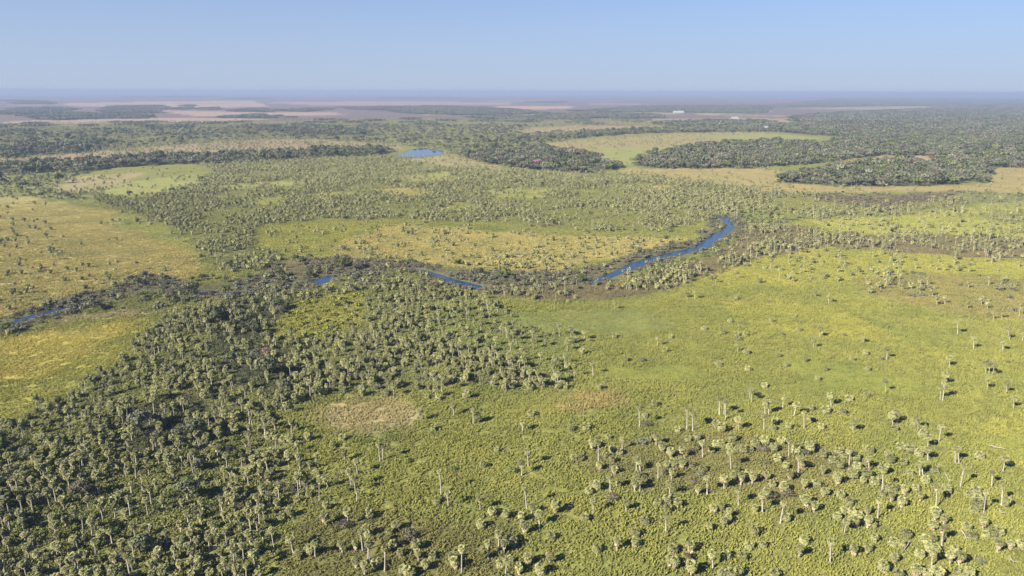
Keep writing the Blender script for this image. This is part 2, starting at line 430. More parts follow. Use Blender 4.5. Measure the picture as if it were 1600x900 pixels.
for pl in WP.values():
    for p in pl:
        for dx, dy in ((0, 0), (0.8, 0), (-0.8, 0), (0, 1.5), (0, -1.5)):
            wet += inside(p, gx + dx, gy + dy) * 0.2
gz = (fbm(gx / 9, gy / 9, 3, 3) - 0.5) * 0.35 * (D < 1500) - wet * 1.1
col = col * (1 - np.minimum(wet, 1)[:, None] * 0.6)
nr, nc = shape
idx = np.arange(nr * nc).reshape(nr, nc)
quads = np.stack([idx[:-1, :-1], idx[:-1, 1:], idx[1:, 1:], idx[1:, :-1]], -1).reshape(-1, 4)


def mesh_np(name, verts, faces, mats=()):
    me = bpy.data.meshes.new(name)
    me.vertices.add(len(verts))
    me.vertices.foreach_set('co', np.asarray(verts, np.float32).ravel())
    k = faces.shape[1]
    me.loops.add(faces.size)
    me.loops.foreach_set('vertex_index', faces.ravel().astype(np.int32))
    me.polygons.add(len(faces))
    me.polygons.foreach_set('loop_start', np.arange(0, faces.size, k, dtype=np.int32))
    for m in mats:
        me.materials.append(m)
    me.update(calc_edges=True)
    return me


def link(name, data, parent=None, **props):
    o = bpy.data.objects.new(name, data)
    scene.collection.objects.link(o)
    o.parent = parent
    for k, v in props.items():
        o[k] = v
    return o


me = mesh_np('ground', np.stack([gx, gy, gz], -1), quads, [M_ground])
ca = me.color_attributes.new('col', 'FLOAT_COLOR', 'POINT')
ca.data.foreach_set('color', np.concatenate([col, np.ones((len(col), 1))], 1).astype(np.float32).ravel())
me.polygons.foreach_set('use_smooth', np.ones(len(quads), bool))
link('ground', me, kind='structure', label='grassy plain of green, yellow and brown patches reaching the horizon', category='ground')

# ------------------------------------------------------------------ water
M_water, n, l, b = mat('river_water', 0.06)
b.inputs['Base Color'].default_value = (0.022, 0.046, 0.080, 1)
b.inputs['IOR'].default_value = 1.33
b.inputs['Specular IOR Level'].default_value = 0.5
bp = n.new('ShaderNodeBump')
bp.inputs['Strength'].default_value = 0.5
bp.inputs['Distance'].default_value = 0.25
l.new(nnoise(M_water.node_tree, 0.8, 3), bp.inputs['Height'])
l.new(bp.outputs[0], b.inputs['Normal'])


M_lake = M_water.copy()
M_lake.name = 'lake_water'
M_lake.node_tree.nodes['Bump'].inputs['Strength'].default_value = 0.004


def grow(p, d):
    c = p.mean(0)
    out = []
    n = len(p)
    area = 0.5 * sum(p[i][0] * p[(i + 1) % n][1] - p[(i + 1) % n][0] * p[i][1] for i in range(n))
    s = 1 if area > 0 else -1
    for i in range(n):
        t = p[(i + 1) % n] - p[i - 1]
        t = t / (np.hypot(*t) + 1e-6)
        out.append(p[i] + s * d * np.array([t[1], -t[0]]))
    return np.array(out)


for key, label in (('river', 'narrow blue river winding between muddy scrub banks'), ('lake', 'pale blue bend of open water beside the dark gallery wood')):
    bm = bmesh.new()
    for p in WP[key]:
        q = grow(p, 0.5)
        f = bm.faces.new([bm.verts.new((a, b_, -0.28)) for a, b_ in q])
        f.normal_update()
        if f.normal.z < 0:
            f.normal_flip()
    bmesh.ops.triangulate(bm, faces=bm.faces[:])
    me = bpy.data.meshes.new(key)
    bm.to_mesh(me)
    me.materials.append(M_lake if key == 'lake' else M_water)
    link(key, me, kind='structure', label=label, category='water')


# ------------------------------------------------------------------ plant meshes
class MB:
    """collects triangles and quads with a material slot each"""
    def __init__(s):
        s.v, s.f, s.m = [], [], []

    def face(s, pts, m=0):
        k = len(s.v)
        s.v += [tuple(p) for p in pts]
        s.f.append(tuple(range(k, k + len(pts))))
        s.m.append(m)

    def tube(s, pts, radii, sides=6, m=0):
        rings = []
        for p, r in zip(pts, radii):
            ring = []
            for i in range(sides):
                a = 2 * math.pi * i / sides
                s.v.append((p[0] + r * math.cos(a), p[1] + r * math.sin(a), p[2]))
                ring.append(len(s.v) - 1)
            rings.append(ring)
        for a, b in zip(rings, rings[1:]):
            for i in range(sides):
                j = (i + 1) % sides
                s.f.append((a[i], a[j], b[j], b[i]))
                s.m.append(m)

    def mesh(s, name, mats):
        me = bpy.data.meshes.new(name)
        me.from_pydata(s.v, [], s.f)
        for m in mats:
            me.materials.append(m)
        me.polygons.foreach_set('material_index', s.m)
        me.update()
        return me


def fan_leaf(mb, rnd, az, el, stem, rad, strips, m, org=(0, 0, 0), spread=1.15, droop=0.35, bow=0.75):
    """one fan leaf: a petiole and a half-round of pleated pointed segments"""
    d = Vector((math.cos(az) * math.cos(el), math.sin(az) * math.cos(el), math.sin(el)))
    side = Vector((-math.sin(az), math.cos(az), 0))
    side.rotate(Matrix.Rotation(rnd.uniform(-0.5, 0.5), 3, d))
    o = Vector(org)
    hub = o + d * stem
    be = el - bow                       # the blade bows over, flatter than its stalk
    d = Vector((math.cos(az) * math.cos(be), math.sin(az) * math.cos(be), math.sin(be)))
    for k in range(strips):
        a = (k / max(strips - 1, 1) - 0.5) * 2 * spread if strips > 1 else 0
        dd = (d * math.cos(a) + side * math.sin(a)).normalized()
        ww = (side * math.cos(a) - d * math.sin(a)).normalized()
        nn = dd.cross(ww)
        wd = rad * 1.05 * spread / strips
        mid = hub + dd * rad * 0.62 + nn * rad * 0.04 * (-1) ** k
        tip = hub + dd * rad * (1.0 + rnd.uniform(-0.1, 0.12)) - Vector((0, 0, droop * rad * rnd.uniform(0.4, 1.2)))
        mb.face([hub, mid - ww * wd, tip, mid + ww * wd], m)
    if strips > 3:
        mb.face([o - side * 0.03, o + side * 0.03, hub + side * 0.03, hub - side * 0.03], m)


def crown_leaves(mb, rnd, n, strips, rx=1.0, m=0, lo=-0.45):
    for i in range(n):
        f = (i + 0.5) / n
        el = math.asin(lo + (1 - lo) * (1 - f) * 0.99) + rnd.uniform(-0.12, 0.12)
        az = i * 2.39996 + rnd.uniform(-0.3, 0.3)
        st = rnd.uniform(0.62, 0.86) * rx
        fan_leaf(mb, rnd, az, el, st, rnd.uniform(0.52, 0.74) * rx, strips, m)


def skirt_leaves(mb, rnd, n, strips, rx=1.0, depth=0.9, m=0):
    for i in range(n):
        az = i * 2.39996 + rnd.uniform(-0.4, 0.4)
        z = -rnd.uniform(0.1, depth)
        fan_leaf(mb, rnd, az, rnd.uniform(-1.25, -0.7), rnd.uniform(0.25, 0.5) * rx, rnd.uniform(0.45, 0.65) * rx, strips, m, (0, 0, z), droop=0.2, bow=0.1)


def trunk_pts(rnd, bend, k=6):
    a = rnd.uniform(0, 6.28)
    return [(bend * math.sin(math.pi * t) * math.cos(a), bend * math.sin(math.pi * t) * math.sin(a), t) for t in [i / (k - 1) for i in range(k)]]


CROWNS, SKIRTS, TRUNKS, MOUNDS, MSKIRTS = [], [], [], [], []
for i in range(7):
    rnd = random.Random(100 + i)
    mb = MB()
    crown_leaves(mb, rnd, 24 + 3 * (i % 3), 5, 1.0, 0, -0.2)
    CROWNS.append(mb.mesh('crown', [M_palm]))
    mb = MB()
    skirt_leaves(mb, rnd, 9 + 2 * (i % 3), 4, 1.05, 0.7)
    SKIRTS.append(mb.mesh('dead_leaf_skirt', [M_skirt]))
    mb = MB()
    pts = trunk_pts(rnd, (0, 0.012, 0.03, 0.05)[i % 4], 7)
    mb.tube(pts, [0.25, 0.19, 0.16, 0.15, 0.145, 0.14, 0.16], 7)
    TRUNKS.append(mb.mesh('trunk', [M_trunk]))
    mb = MB()   # a young palm: leaves all the way down
    crown_leaves(mb, rnd, 30, 5, 1.1, 0, -0.35)
    MOUNDS.append(mb.mesh('crown', [M_palm]))
    mb = MB()
    skirt_leaves(mb, rnd, 16, 4, 1.3, 1.1)
    MSKIRTS.append(mb.mesh('dead_leaf_skirt', [M_skirt]))


def blob_points(rnd, nb, n, rx, rz, zc):
    """leaf positions spread over overlapping clumps of a crown"""
    out = []
    clumps = []
    for k in range(nb):
        a, r = k * 2.39996 + rnd.uniform(-0.4, 0.4), math.sqrt((k + 0.4) / nb)
        h = math.sqrt(max(0, 1 - r * r * 0.85))
        clumps.append((math.cos(a) * r * rx * 0.72, math.sin(a) * r * rx * 0.72, zc + rz * (h - 0.55) * rnd.uniform(0.5, 1.0), rnd.uniform(0.30, 0.46) * rx))
    for k in range(n):
        cx, cy, cz, cr = clumps[k % nb]
        v = Vector((rnd.gauss(0, 1), rnd.gauss(0, 1), rnd.gauss(0.25, 1))).normalized()
        q = rnd.uniform(0.75, 1.05)
        out.append((Vector((cx, cy, cz)) + Vector((v.x * cr, v.y * cr, v.z * cr * rz / rx * 1.1)) * q, v))
    return out


def foliage(mb, rnd, nb, n, rx, rz, zc, size, m=0):
    for p, v in blob_points(rnd, nb, n, rx, rz, zc):
        nrm = (v + Vector((rnd.gauss(0, 0.45), rnd.gauss(0, 0.45), rnd.gauss(0.15, 0.45)))).normalized()
        t = nrm.orthogonal().normalized()
        t.rotate(Matrix.Rotation(rnd.uniform(0, 6.28), 3, nrm))
        s = nrm.cross(t)
        w, h = size * rnd.uniform(0.6, 1.3), size * rnd.uniform(0.6, 1.3)
        if p.z < 0.08:
            p.z = rnd.uniform(0.1, 0.4)
        mb.face([p - t * w, p - s * h * 0.7, p + t * w, p + s * h * 0.8], m)


def stems(mb, rnd, rx, h, n, r, m=0):
    for k in range(n):
        a = k * 2.4 + rnd.uniform(-0.3, 0.3)
        q = rnd.uniform(0.3, 0.75)
        mb.tube([(0.1 * math.cos(a), 0.1 * math.sin(a), 0), (rx * q * 0.4 * math.cos(a), rx * q * 0.4 * math.sin(a), h * 0.45), (rx * q * math.cos(a), rx * q * math.sin(a), h * 0.85)], [r, r * 0.7, r * 0.3], 5, m)


SHRUB_MATS = [M_fol_dark, M_fol_green, M_fol_yellow, M_fol_brown, M_fol_grey]
SHRUBS, STEMS, TREEC, TREET = {}, [], {}, []
for v in range(4):
    rnd = random.Random(300 + v)
    for k, fm in enumerate(SHRUB_MATS):
        rnd = random.Random(300 + v)
        mb = MB()
        foliage(mb, rnd, 7 + v, 330, 1.5, 0.9 + 0.12 * v, 0.75, 0.20 if k != 3 else 0.13)
        SHRUBS[k, v] = mb.mesh('foliage', [fm])
    mb = MB()
    stems(mb, rnd, 1.3, 1.4, 6, 0.05)
    STEMS.append(mb.mesh('stems', [M_bark]))
    for k, fm in enumerate(SHRUB_MATS + [M_fol_pink, M_fol_rose]):
        rnd = random.Random(400 + v)
        mb = MB()
        foliage(mb, rnd, 11 + v, 800, 3.0, 2.2, 4.0, 0.33 if k not in (3, 6) else 0.22)
        TREEC[k, v] = mb.mesh('crown', [fm])
    mb = MB()
    mb.tube([(0, 0, 0), (0.05, 0.03, 1.2), (0.0, 0.1, 2.6)], [0.3, 0.22, 0.16], 7)
    for q in range(5):
        a = q * 1.3 + v
        mb.tube([(0.03, 0.05, 1.6 + 0.2 * q), (0.9 * math.cos(a), 0.9 * math.sin(a), 2.8 + 0.15 * q), (1.9 * math.cos(a), 1.9 * math.sin(a), 4.0 + 0.2 * q)], [0.12, 0.08, 0.03], 5)
    TREET.append(mb.mesh('trunk', [M_bark]))

# ------------------------------------------------------------------ palms traced one by one: foot and crown centre, in quarter pixels of 400x225 tiles
TRACED = {
    (800, 675): '102,212,97,118 62,275,57,192 92,480,78,342 122,515,118,462 172,595,168,515 75,640,70,575 60,560,58,515 270,510,265,450 507,515,508,425 712,495,715,440 540,185,540,70 505,110,505,60 545,235,545,200 690,110,688,45 615,380,612,280 625,130,625,100 672,140,668,128 580,165,575,140 625,190,625,165 640,260,638,228 778,240,775,158 803,248,795,185 765,370,765,310 800,370,800,300 825,330,825,290 780,300,780,262 912,295,912,200 990,160,983,115 935,120,937,80 902,85,900,20 1080,165,1062,100 1160,50,1160,15 1192,162,1190,65 1145,110,1145,85 965,225,965,195 1020,220,1025,180 1060,225,1050,180 1000,215,995,185 995,300,997,240 950,270,948,250 1120,220,1115,200 1190,245,1190,235 990,410,985,325 1220,390,1220,290 1160,395,1160,345 1245,130,1245,110 1280,90,1278,70 1310,90,1305,68 1360,110,1360,85 1368,235,1363,125 1410,120,1405,100 1455,130,1450,100 1490,120,1485,105 1580,80,1580,45 1380,60,1380,25 1520,90,1520,65 1325,360,1325,290 1380,310,1378,270 1430,330,1430,268 1500,325,1502,268 1470,300,1465,255 1555,290,1555,258 1400,260,1395,235 1590,300,1588,265 1415,460,1412,360 1565,505,1562,395 1515,505,1512,470 1585,420,1585,370 910,460,910,435 965,440,965,415 1035,465,1032,430 963,635,962,520 970,500,968,470 1255,505,1250,470 1305,500,1305,455 1355,540,1355,490 1320,590,1318,550 1350,570,1350,530 1230,620,1228,580 1510,645,1508,605 830,575,832,550 455,555,455,530 530,750,530,725 655,740,655,670 770,655,772,620 768,720,766,680 1112,750,1112,700 1003,760,1003,725 985,840,985,790 1015,860,1015,800 1118,900,1118,830 1090,810,1090,775 1255,855,1255,765 1335,790,1335,765 1437,795,1435,770 1480,730,1480,710 1568,725,1568,705 235,825,235,765 100,830,100,780 180,895,180,850 45,890,45,840 10,720,8,680 245,670,245,650 1320,910,1318,875 1380,915,1378,880 1415,900,1412,860 385,175,385,160 430,175,430,160 600,45,600,30 855,65,855,45 1100,55,1100,40 480,385,480,365 530,365,530,325 505,345,505,320 665,345,665,325',
    (1200, 675): '130,158,132,50 85,80,85,40 35,120,35,85 60,185,58,155 262,130,262,70 180,130,178,105 345,168,345,115 188,275,190,160 212,225,210,185 110,230,110,205 135,300,135,255 25,345,22,320 95,375,92,335 225,360,222,310 340,265,340,225 300,340,298,315 350,400,350,365 508,205,510,110 437,140,437,110 480,165,480,140 545,185,545,150 405,200,405,170 450,230,450,185 632,135,632,105 560,235,560,210 430,330,430,275 530,290,530,250 618,290,618,250 590,325,590,295 672,330,672,305 632,245,628,165 615,215,612,170 450,415,450,385 77,570,97,440 108,565,108,530 235,465,232,415 287,500,285,450 215,435,213,405 712,375,718,240 720,265,720,215 712,400,712,385 765,195,765,150 750,170,750,130 830,110,830,85 848,205,848,180 890,130,890,95 945,150,945,120 890,275,890,250 998,180,1000,110 998,100,1003,40 965,275,967,180 950,280,948,200 985,320,985,290 1045,250,1045,230 970,30,968,5 1170,195,1167,100 1193,200,1192,105 1065,65,1085,-50 1325,165,1322,140 1467,245,1488,165 1200,352,1225,215 1398,345,1405,250 1460,465,1473,340 1478,470,1493,405 1050,475,1058,340 1115,385,1115,350 1080,375,1085,350 1348,505,1355,370 1305,390,1303,360 1310,450,1310,415 1312,490,1310,445 1290,500,1285,485 1250,405,1250,395 785,360,785,345 765,440,775,385 755,365,755,345 850,385,850,350 830,470,830,425 925,365,925,345 950,430,948,390 685,550,698,430 505,460,505,430 470,510,470,480 475,640,490,560 540,600,540,550 520,520,520,490 565,545,565,515 515,590,515,550 618,520,618,475 620,600,625,540 655,600,655,575 430,545,430,525 1042,550,1042,510 1045,520,1045,490 1025,620,1025,575 1098,575,1098,535 1085,710,1098,605 1092,690,1105,590 1340,600,1345,550 1000,690,1000,670 1030,690,1030,655 985,690,980,680 1275,670,1275,655 1240,610,1240,598 1355,660,1355,650 192,790,192,720 220,700,220,670 387,820,390,680 530,770,530,720 622,750,622,715 660,690,660,655 780,710,780,685 828,720,828,690 857,660,857,630 785,810,785,775 715,870,715,830 945,785,942,755 1022,850,1030,745 1000,740,1000,710 1045,750,1045,720 1135,840,1140,760 1192,835,1198,765 1160,760,1165,725 1430,755,1432,690 1400,650,1400,620 1435,650,1435,615 1510,730,1510,695 1580,730,1580,695 920,895,922,850 820,910,820,880 1000,915,1000,875 1065,915,1065,870 1220,920,1220,880 1250,910,1250,870 40,905,40,880 1180,900,1180,870',
    (400, 675): '775,185,765,75 792,180,793,80 635,265,625,180 552,250,552,238 622,385,612,285 1158,390,1147,245 1203,470,1198,375 1403,490,1397,410 1505,125,1503,108 1420,220,1420,200 1135,445,1135,435 575,575,573,485 435,580,432,515 708,540,708,505 122,770,90,610 75,575,70,545 232,750,212,665 345,770,345,720 370,780,368,690 325,750,325,720 540,755,542,690 265,785,265,760 668,750,655,615 690,650,690,600 625,740,625,690 710,810,700,700 700,800,697,640 805,870,808,720 625,850,625,800 680,900,680,825 750,850,748,810 875,610,875,575 840,640,840,620 860,720,860,700 905,775,903,745 1000,735,1000,695 1015,810,1013,750 1035,720,1035,690 1103,790,1103,770 1060,860,1060,815 1285,875,1285,730 1230,815,1230,775 1242,860,1245,800 1452,800,1447,700 1475,520,1475,490 1565,540,1565,500 1515,720,1520,630 1550,760,1550,690 1590,690,1590,660 1560,890,1570,810 1530,840,1530,815 1590,820,1590,790 1407,600,1407,570 945,900,945,860 975,905,975,870 920,880,920,855 30,240,30,190 35,290,35,240 95,150,95,110 130,150,130,130 205,180,205,135 135,215,135,190 105,270,105,235 80,310,80,265 80,50,80,25 215,70,215,30 170,60,170,45 215,530,212,490 165,545,165,530 400,310,400,298 260,270,260,260 380,265,375,250 260,440,258,425 480,95,480,80 540,50,540,35 95,400,95,375 335,405,335,390',
    (800, 450): '297,305,291,215 366,308,364,240 454,325,450,275 132,385,127,310 345,395,347,335 441,415,438,375 260,545,258,470 273,500,270,445 388,560,385,475 505,545,502,465 345,570,345,535 335,630,333,605 548,635,545,605 643,135,642,90 908,365,910,300 992,315,990,300 955,400,955,385 713,455,713,437 640,310,640,298 1410,405,1408,345 1365,215,1362,205 1325,290,1325,270 1405,300,1405,285 1460,300,1460,288 1200,265,1200,257 1465,410,1463,395 1478,520,1475,500 1295,488,1292,480 1580,620,1578,607 797,870,793,745 897,740,895,722 1093,885,1093,745 1130,895,1128,775 1296,795,1296,690 1325,790,1330,705 1335,825,1337,710 1497,715,1497,630 1487,690,1487,625 1415,890,1413,820 1275,885,1275,835 1580,800,1580,705 1573,890,1570,790 1310,900,1310,855 68,900,68,840 120,800,120,795 465,885,465,862 370,890,370,875 830,810,830,800 35,475,32,410 95,620,95,590 118,640,118,620 130,545,130,520 80,510,78,455 220,300,220,295 490,335,490,322 405,340,405,300 1100,60,1100,35 1143,70,1143,15 1400,75,1400,45 1035,900,1035,875 20,550,15,520',
    (1200, 450): '1185,295,1188,200 1285,385,1287,305 1467,400,1468,320 1510,330,1493,235 1590,335,1598,280 1360,540,1357,460 1380,540,1383,460 1395,550,1418,465 1368,640,1368,555 1075,700,1076,595 1092,705,1108,590 1106,600,1108,545 1135,495,1136,430 1485,665,1495,580 1535,755,1540,680 735,655,735,565 742,450,745,375 695,450,697,440 608,415,610,405 525,455,525,440 70,430,70,425 235,460,232,435 595,345,595,300 325,310,325,245 285,375,288,315 160,185,160,178 190,270,192,260 85,295,85,282 20,215,22,195 475,305,475,295 395,740,388,660 90,750,100,670 5,790,5,700 160,800,180,735 225,880,225,780 40,850,45,815 130,880,130,855 30,890,30,870 270,760,270,745 265,830,265,818 360,780,360,755 335,885,335,860 530,900,533,830 460,785,460,778 505,705,505,700 783,865,770,780 806,850,805,765 935,895,935,800 915,855,915,845 975,880,975,865 790,890,790,880 610,680,612,675 295,60,293,20 380,100,380,40 642,35,640,0 1055,110,1058,50 1105,100,1107,50 1247,135,1248,85 1335,110,1335,60 1372,135,1372,80 1410,205,1412,140 1462,200,1462,130 1570,180,1587,90 1030,50,1025,10 1380,175,1380,170 1190,125,1190,122 310,575,310,570 360,515,360,515 620,515,620,515 110,490,115,485',
    (400, 450): '1110,890,1108,865 1235,800,1232,735 1360,850,1355,765 1390,840,1385,790 1030,830,1022,765 1325,690,1320,640 1310,690,1312,655 1125,690,1122,630 1160,650,1155,520 1145,700,1145,680 1075,690,1070,680 1465,170,1468,80 1275,395,1272,345 1162,410,1158,360 1345,415,1348,370 1480,610,1485,575 1500,410,1480,400',
}
palms = []      # x, y, height of crown centre, lean x, crown radius
for (tx, ty), s in TRACED.items():
    for w in s.split():
        bx, by, cx, cy = [int(q) / 4 for q in w.split(',')]
        bx, by, cx, cy = bx + tx, by + ty, cx + tx, cy + ty
        X, Y = ground(bx, by)
        d = CAMROT @ np.array([(cx - 800) / FPX, -(cy - 450) / FPX, -1.0])
        t = Y / d[1]
        h = CAM_H + d[2] * t
        palms.append((X, Y, max(h, 1.0), np.clip(d[0] * t - X, -2.2, 2.2), RNG.uniform(0.72, 1.08) if h < 4.5 else RNG.uniform(0.66, 0.92)))
traced_xy = np.array([(p[0], p[1]) for p in palms])


def candidates(cell, d0, d1, seed):
    rng = np.random.default_rng(seed)
    x = np.arange(-0.98 * d1 - 40, 0.98 * d1 + 40, cell)
    y = np.arange(d0 * 0.75, d1, cell)
    X, Y = np.meshgrid(x, y)
    X = (X + rng.uniform(-0.5, 0.5, X.shape) * cell * 1.1).ravel()
    Y = (Y + rng.uniform(-0.5, 0.5, Y.shape) * cell * 1.1).ravel()
    d = np.hypot(X, Y)
    m = (np.abs(X) < 0.86 * Y + 30) & (d >= d0) & (d < d1)
    return X[m], Y[m], rng


def dry(x, y, pad=1.0):
    w = np.zeros(x.shape, bool)
    for pl in WP.values():
        for p in pl:
            for dx, dy in ((0, 0), (pad, 0), (-pad, 0), (0, 1.6 * pad), (0, -1.6 * pad)):
                w |= inside(p, x + dx, y + dy)
    return ~w


stuff_palms = []
for cell, d0, d1, seed in ((3.0, 125, 420, 1), (3.8, 420, 640, 4), (4.6, 640, 1100, 3), (5.6, 1100, 2600, 2)):
    x, y, rng = candidates(cell, d0, d1, seed)
    dens = ZP['palm'][zone_at(x, y)]
    gap = fbm(x / 26, y / 40, 77, 3)
    dens = np.where(dens > 0.014, dens * np.clip((gap - 0.36) * 7.0, 0.42 if d0 < 300 else 0.12, 1.45), dens * np.clip((gap - 0.2) * 4.0, 0.55, 1.6))
    keep = (rng.random(len(x)) < dens * cell * cell) & dry(x, y, 2.0)
    x, y = x[keep], y[keep]
    if d0 < 430:       # keep clear of the palms traced one by one
        px, py = project(x, y, 0)
        ok = np.ones(len(x), bool)
        for k in range(len(x)):
            if px[k] > 420 and py[k] > 440 and ((traced_xy - (x[k], y[k])) ** 2).sum(1).min() < 6:
                ok[k] = False
        ok &= ~((px > 560) & (py > 640)) & ~((px > 900) & (py > 455))
        x, y = x[ok], y[ok]
    tall = np.where(x < -0.1 * y, 4.0, np.where(x < 0.25 * y, 4.5, 5.6))
    h = np.where(rng.random(len(x)) < 0.45, rng.uniform(1.2, 3.3, len(x)), rng.normal(tall, 1.3, len(x)).clip(3.4, 9.5))
    for k in range(len(x)):
        palms.append((x[k], y[k], h[k], float(np.clip(rng.normal(0, 0.25), -0.8, 0.8)), rng.uniform(0.56, 0.96) * (1.0 if d0 < 600 else 1.12)))
P = np.array(palms)
PD = np.hypot(P[:, 0], P[:, 1])
order = np.argsort(PD)
young = P[:, 2] < 3.4
ppx, ppy = project(P[:, 0], P[:, 1], P[:, 2] * 0.6)
inframe = (ppx > 2) & (ppx < 1598) & (ppy < 897)
as_object = np.zeros(len(P), bool)
for kind in (True, False):
    k = [i for i in order if young[i] == kind and inframe[i]][:300]
    as_object[k] = True
print('palms', len(P), 'objects', as_object.sum())

# ------------------------------------------------------------------ shrubs and trees
shr = []
x, y, rng = candidates(3.6, 125, 1150, 5)
zi = zone_at(x, y)
d = ZP['shrub'][zi] * np.clip((fbm(x / 15, y / 22, 31, 3) - 0.28) * 4.5, 0.1, 1.5)
keep = (rng.random(len(x)) < d * 13.0) & dry(x, y, 1.0)
for a, b_, k in zip(x[keep], y[keep], ZP['kind'][zi[keep]]):
    k = int(k)
    q = rng.random()
    if k in (1, 4) and q < 0.36:
        k = 4 if k == 1 else 3
    elif k == 0 and q < 0.3:
        k = 1
    elif k == 3 and q < 0.42:
        k = 4
    shr.append((a, b_, k, rng.uniform(0.55, 1.35) * (1.0 if b_ < 330 else 1.25)))
for px, py, k, s in ((715, 412, 2, 2.4), (1035, 790, 3, 1.0), (955, 783, 3, 1.5), (1080, 708, 3, 1.3), (1010, 666, 3, 1.3), (640, 842, 3, 1.5),
                     (535, 825, 3, 1.6), (452, 768, 3, 1.5), (1270, 700, 3, 1.6), (1190, 705, 3, 1.4), (1205, 780, 3, 1.5), (1230, 775, 3, 1.3),
                     (637, 722, 1, 0.9), (707, 735, 1, 0.9), (800, 738, 1, 1.2), (1530, 680 + 200, 4, 0.9), (730, 590, 3, 1.4)):
    shr.append((*ground(px, py), k, s))
trees = []
x, y, rng = candidates(7.0, 125, 2300, 6)
zi = zone_at(x, y)
keep = (rng.random(len(x)) < ZP['tree'][zi] * 49 * np.clip((fbm(x / 30, y / 45, 61, 2) - 0.22) * 4, 0.3, 1.5)) & dry(x, y, 4)
for a, b_ in zip(x[keep], y[keep]):
    q = rng.random()
    k = 0 if q < 0.40 else 1 if q < 0.50 else 4 if q < 0.84 else 3
    trees.append((a, b_, k, float(np.clip(rng.lognormal(-0.08, 0.26), 0.5, 1.7))))
for px, py, k, s in ((417, 562, 6, 1.0), (838, 262, 5, 1.1), (842, 258, 5, 0.9), (938, 250, 5, 1.15), (932, 247, 5, 0.8), (898, 258, 5, 0.7),
                     (878, 259, 6, 1.1), (815, 260, 5, 0.75), (1287, 268, 5, 0.7), (715, 414, 2, 0.85), (315, 283, 0, 0.9), (269, 302, 0, 1.2), (286, 301, 0, 1.1), (203, 306, 0, 1.0),
                     (205, 442, 0, 0.8), (216, 446, 0, 0.9), (226, 433, 4, 0.7), (262, 449, 0, 0.7), (160, 464, 0, 0.8), (98, 479, 4, 0.6), (150, 486, 0, 1.0), (300, 441, 1, 0.7),
                     (316, 438, 0, 0.7), (332, 437, 4, 0.7), (525, 409, 0, 0.8), (541, 411, 4, 0.7), (512, 416, 1, 0.7), (482, 434, 0, 0.8), (440, 442, 0, 0.8), (388, 438, 1, 0.9), (352, 441, 0, 0.6), (780, 436, 1, 0.8), (800, 440, 0, 0.7), (905, 440, 1, 0.8)):
    trees.append((*ground(px, py), k, s))
S = np.array(shr)
T = np.array(trees)
print('shrubs', len(S), 'trees', len(T))


def nearest(A, n):
    px, py = project(A[:, 0], A[:, 1], 1.0)
    d = np.hypot(A[:, 0], A[:, 1])
    o = [i for i in np.argsort(d) if 2 < px[i] < 1598 and py[i] < 896][:n]
    m = np.zeros(len(A), bool)
    m[o] = True
    return m


s_obj = nearest(S, 280)
t_obj = nearest(T, 110)
t_obj |= (T[:, 2] >= 5)

# ------------------------------------------------------------------ things as objects, with labels that say which one
ORD = 'first second third fourth fifth sixth seventh eighth ninth tenth eleventh twelfth thirteenth fourteenth fifteenth sixteenth seventeenth eighteenth nineteenth twentieth twenty-first twenty-second twenty-third twenty-fourth twenty-fifth twenty-sixth twenty-seventh twenty-eighth twenty-ninth thirtieth thirty-first thirty-second'.split()
COLS = ['at the left edge', 'near the left edge', 'left of centre', 'just left of centre', 'just right of centre', 'right of centre', 'near the right edge', 'at the right edge']
ROWS = [(0, 300, 'far off'), (300, 430, 'by the far fields'), (430, 560, 'near the river'), (560, 640, 'halfway down'), (640, 700, 'below halfway'), (700, 760, 'low down'), (760, 815, 'lower down'), (815, 860, 'near the bottom'), (860, 2000, 'on the bottom edge')]
pending = {}


def say(o, x, y, look):
    """collect things that look alike in the same part of the view"""
    px, py = project(x, y, 0)
    px, py = float(px[0]), float(py[0])
    row = next(r[2] for r in ROWS if r[0] <= py < r[1]) if py >= 0 else ROWS[0][2]
    colw = COLS[int(np.clip(px // 200, 0, 7))]
    pending.setdefault((look, row, colw), []).append((px, o))


def flush():
    for (look, row, colw), items in pending.items():
        items.sort(key=lambda t: t[0])
        n = len(items)
        for i, (px, o) in enumerate(items):
            if n == 1:
                which = 'alone'
            elif i == 0:
                which = 'leftmost'
            elif i == n - 1:
                which = 'rightmost'
            else:
                which = ORD[min(i, len(ORD) - 1)] + ' from left'
            o['label'] = f'{look}, {which} {row} {colw}'


def empty(name, loc, cat, group):
    o = bpy.data.objects.new(name, None)
    o.location = loc
    o['category'] = cat
    o['group'] = group
    scene.collection.objects.link(o)
    return o


def gz_at(x, y):
    return (fbm(np.array([x / 9]), np.array([y / 9]), 3, 3)[0] - 0.5) * 0.35


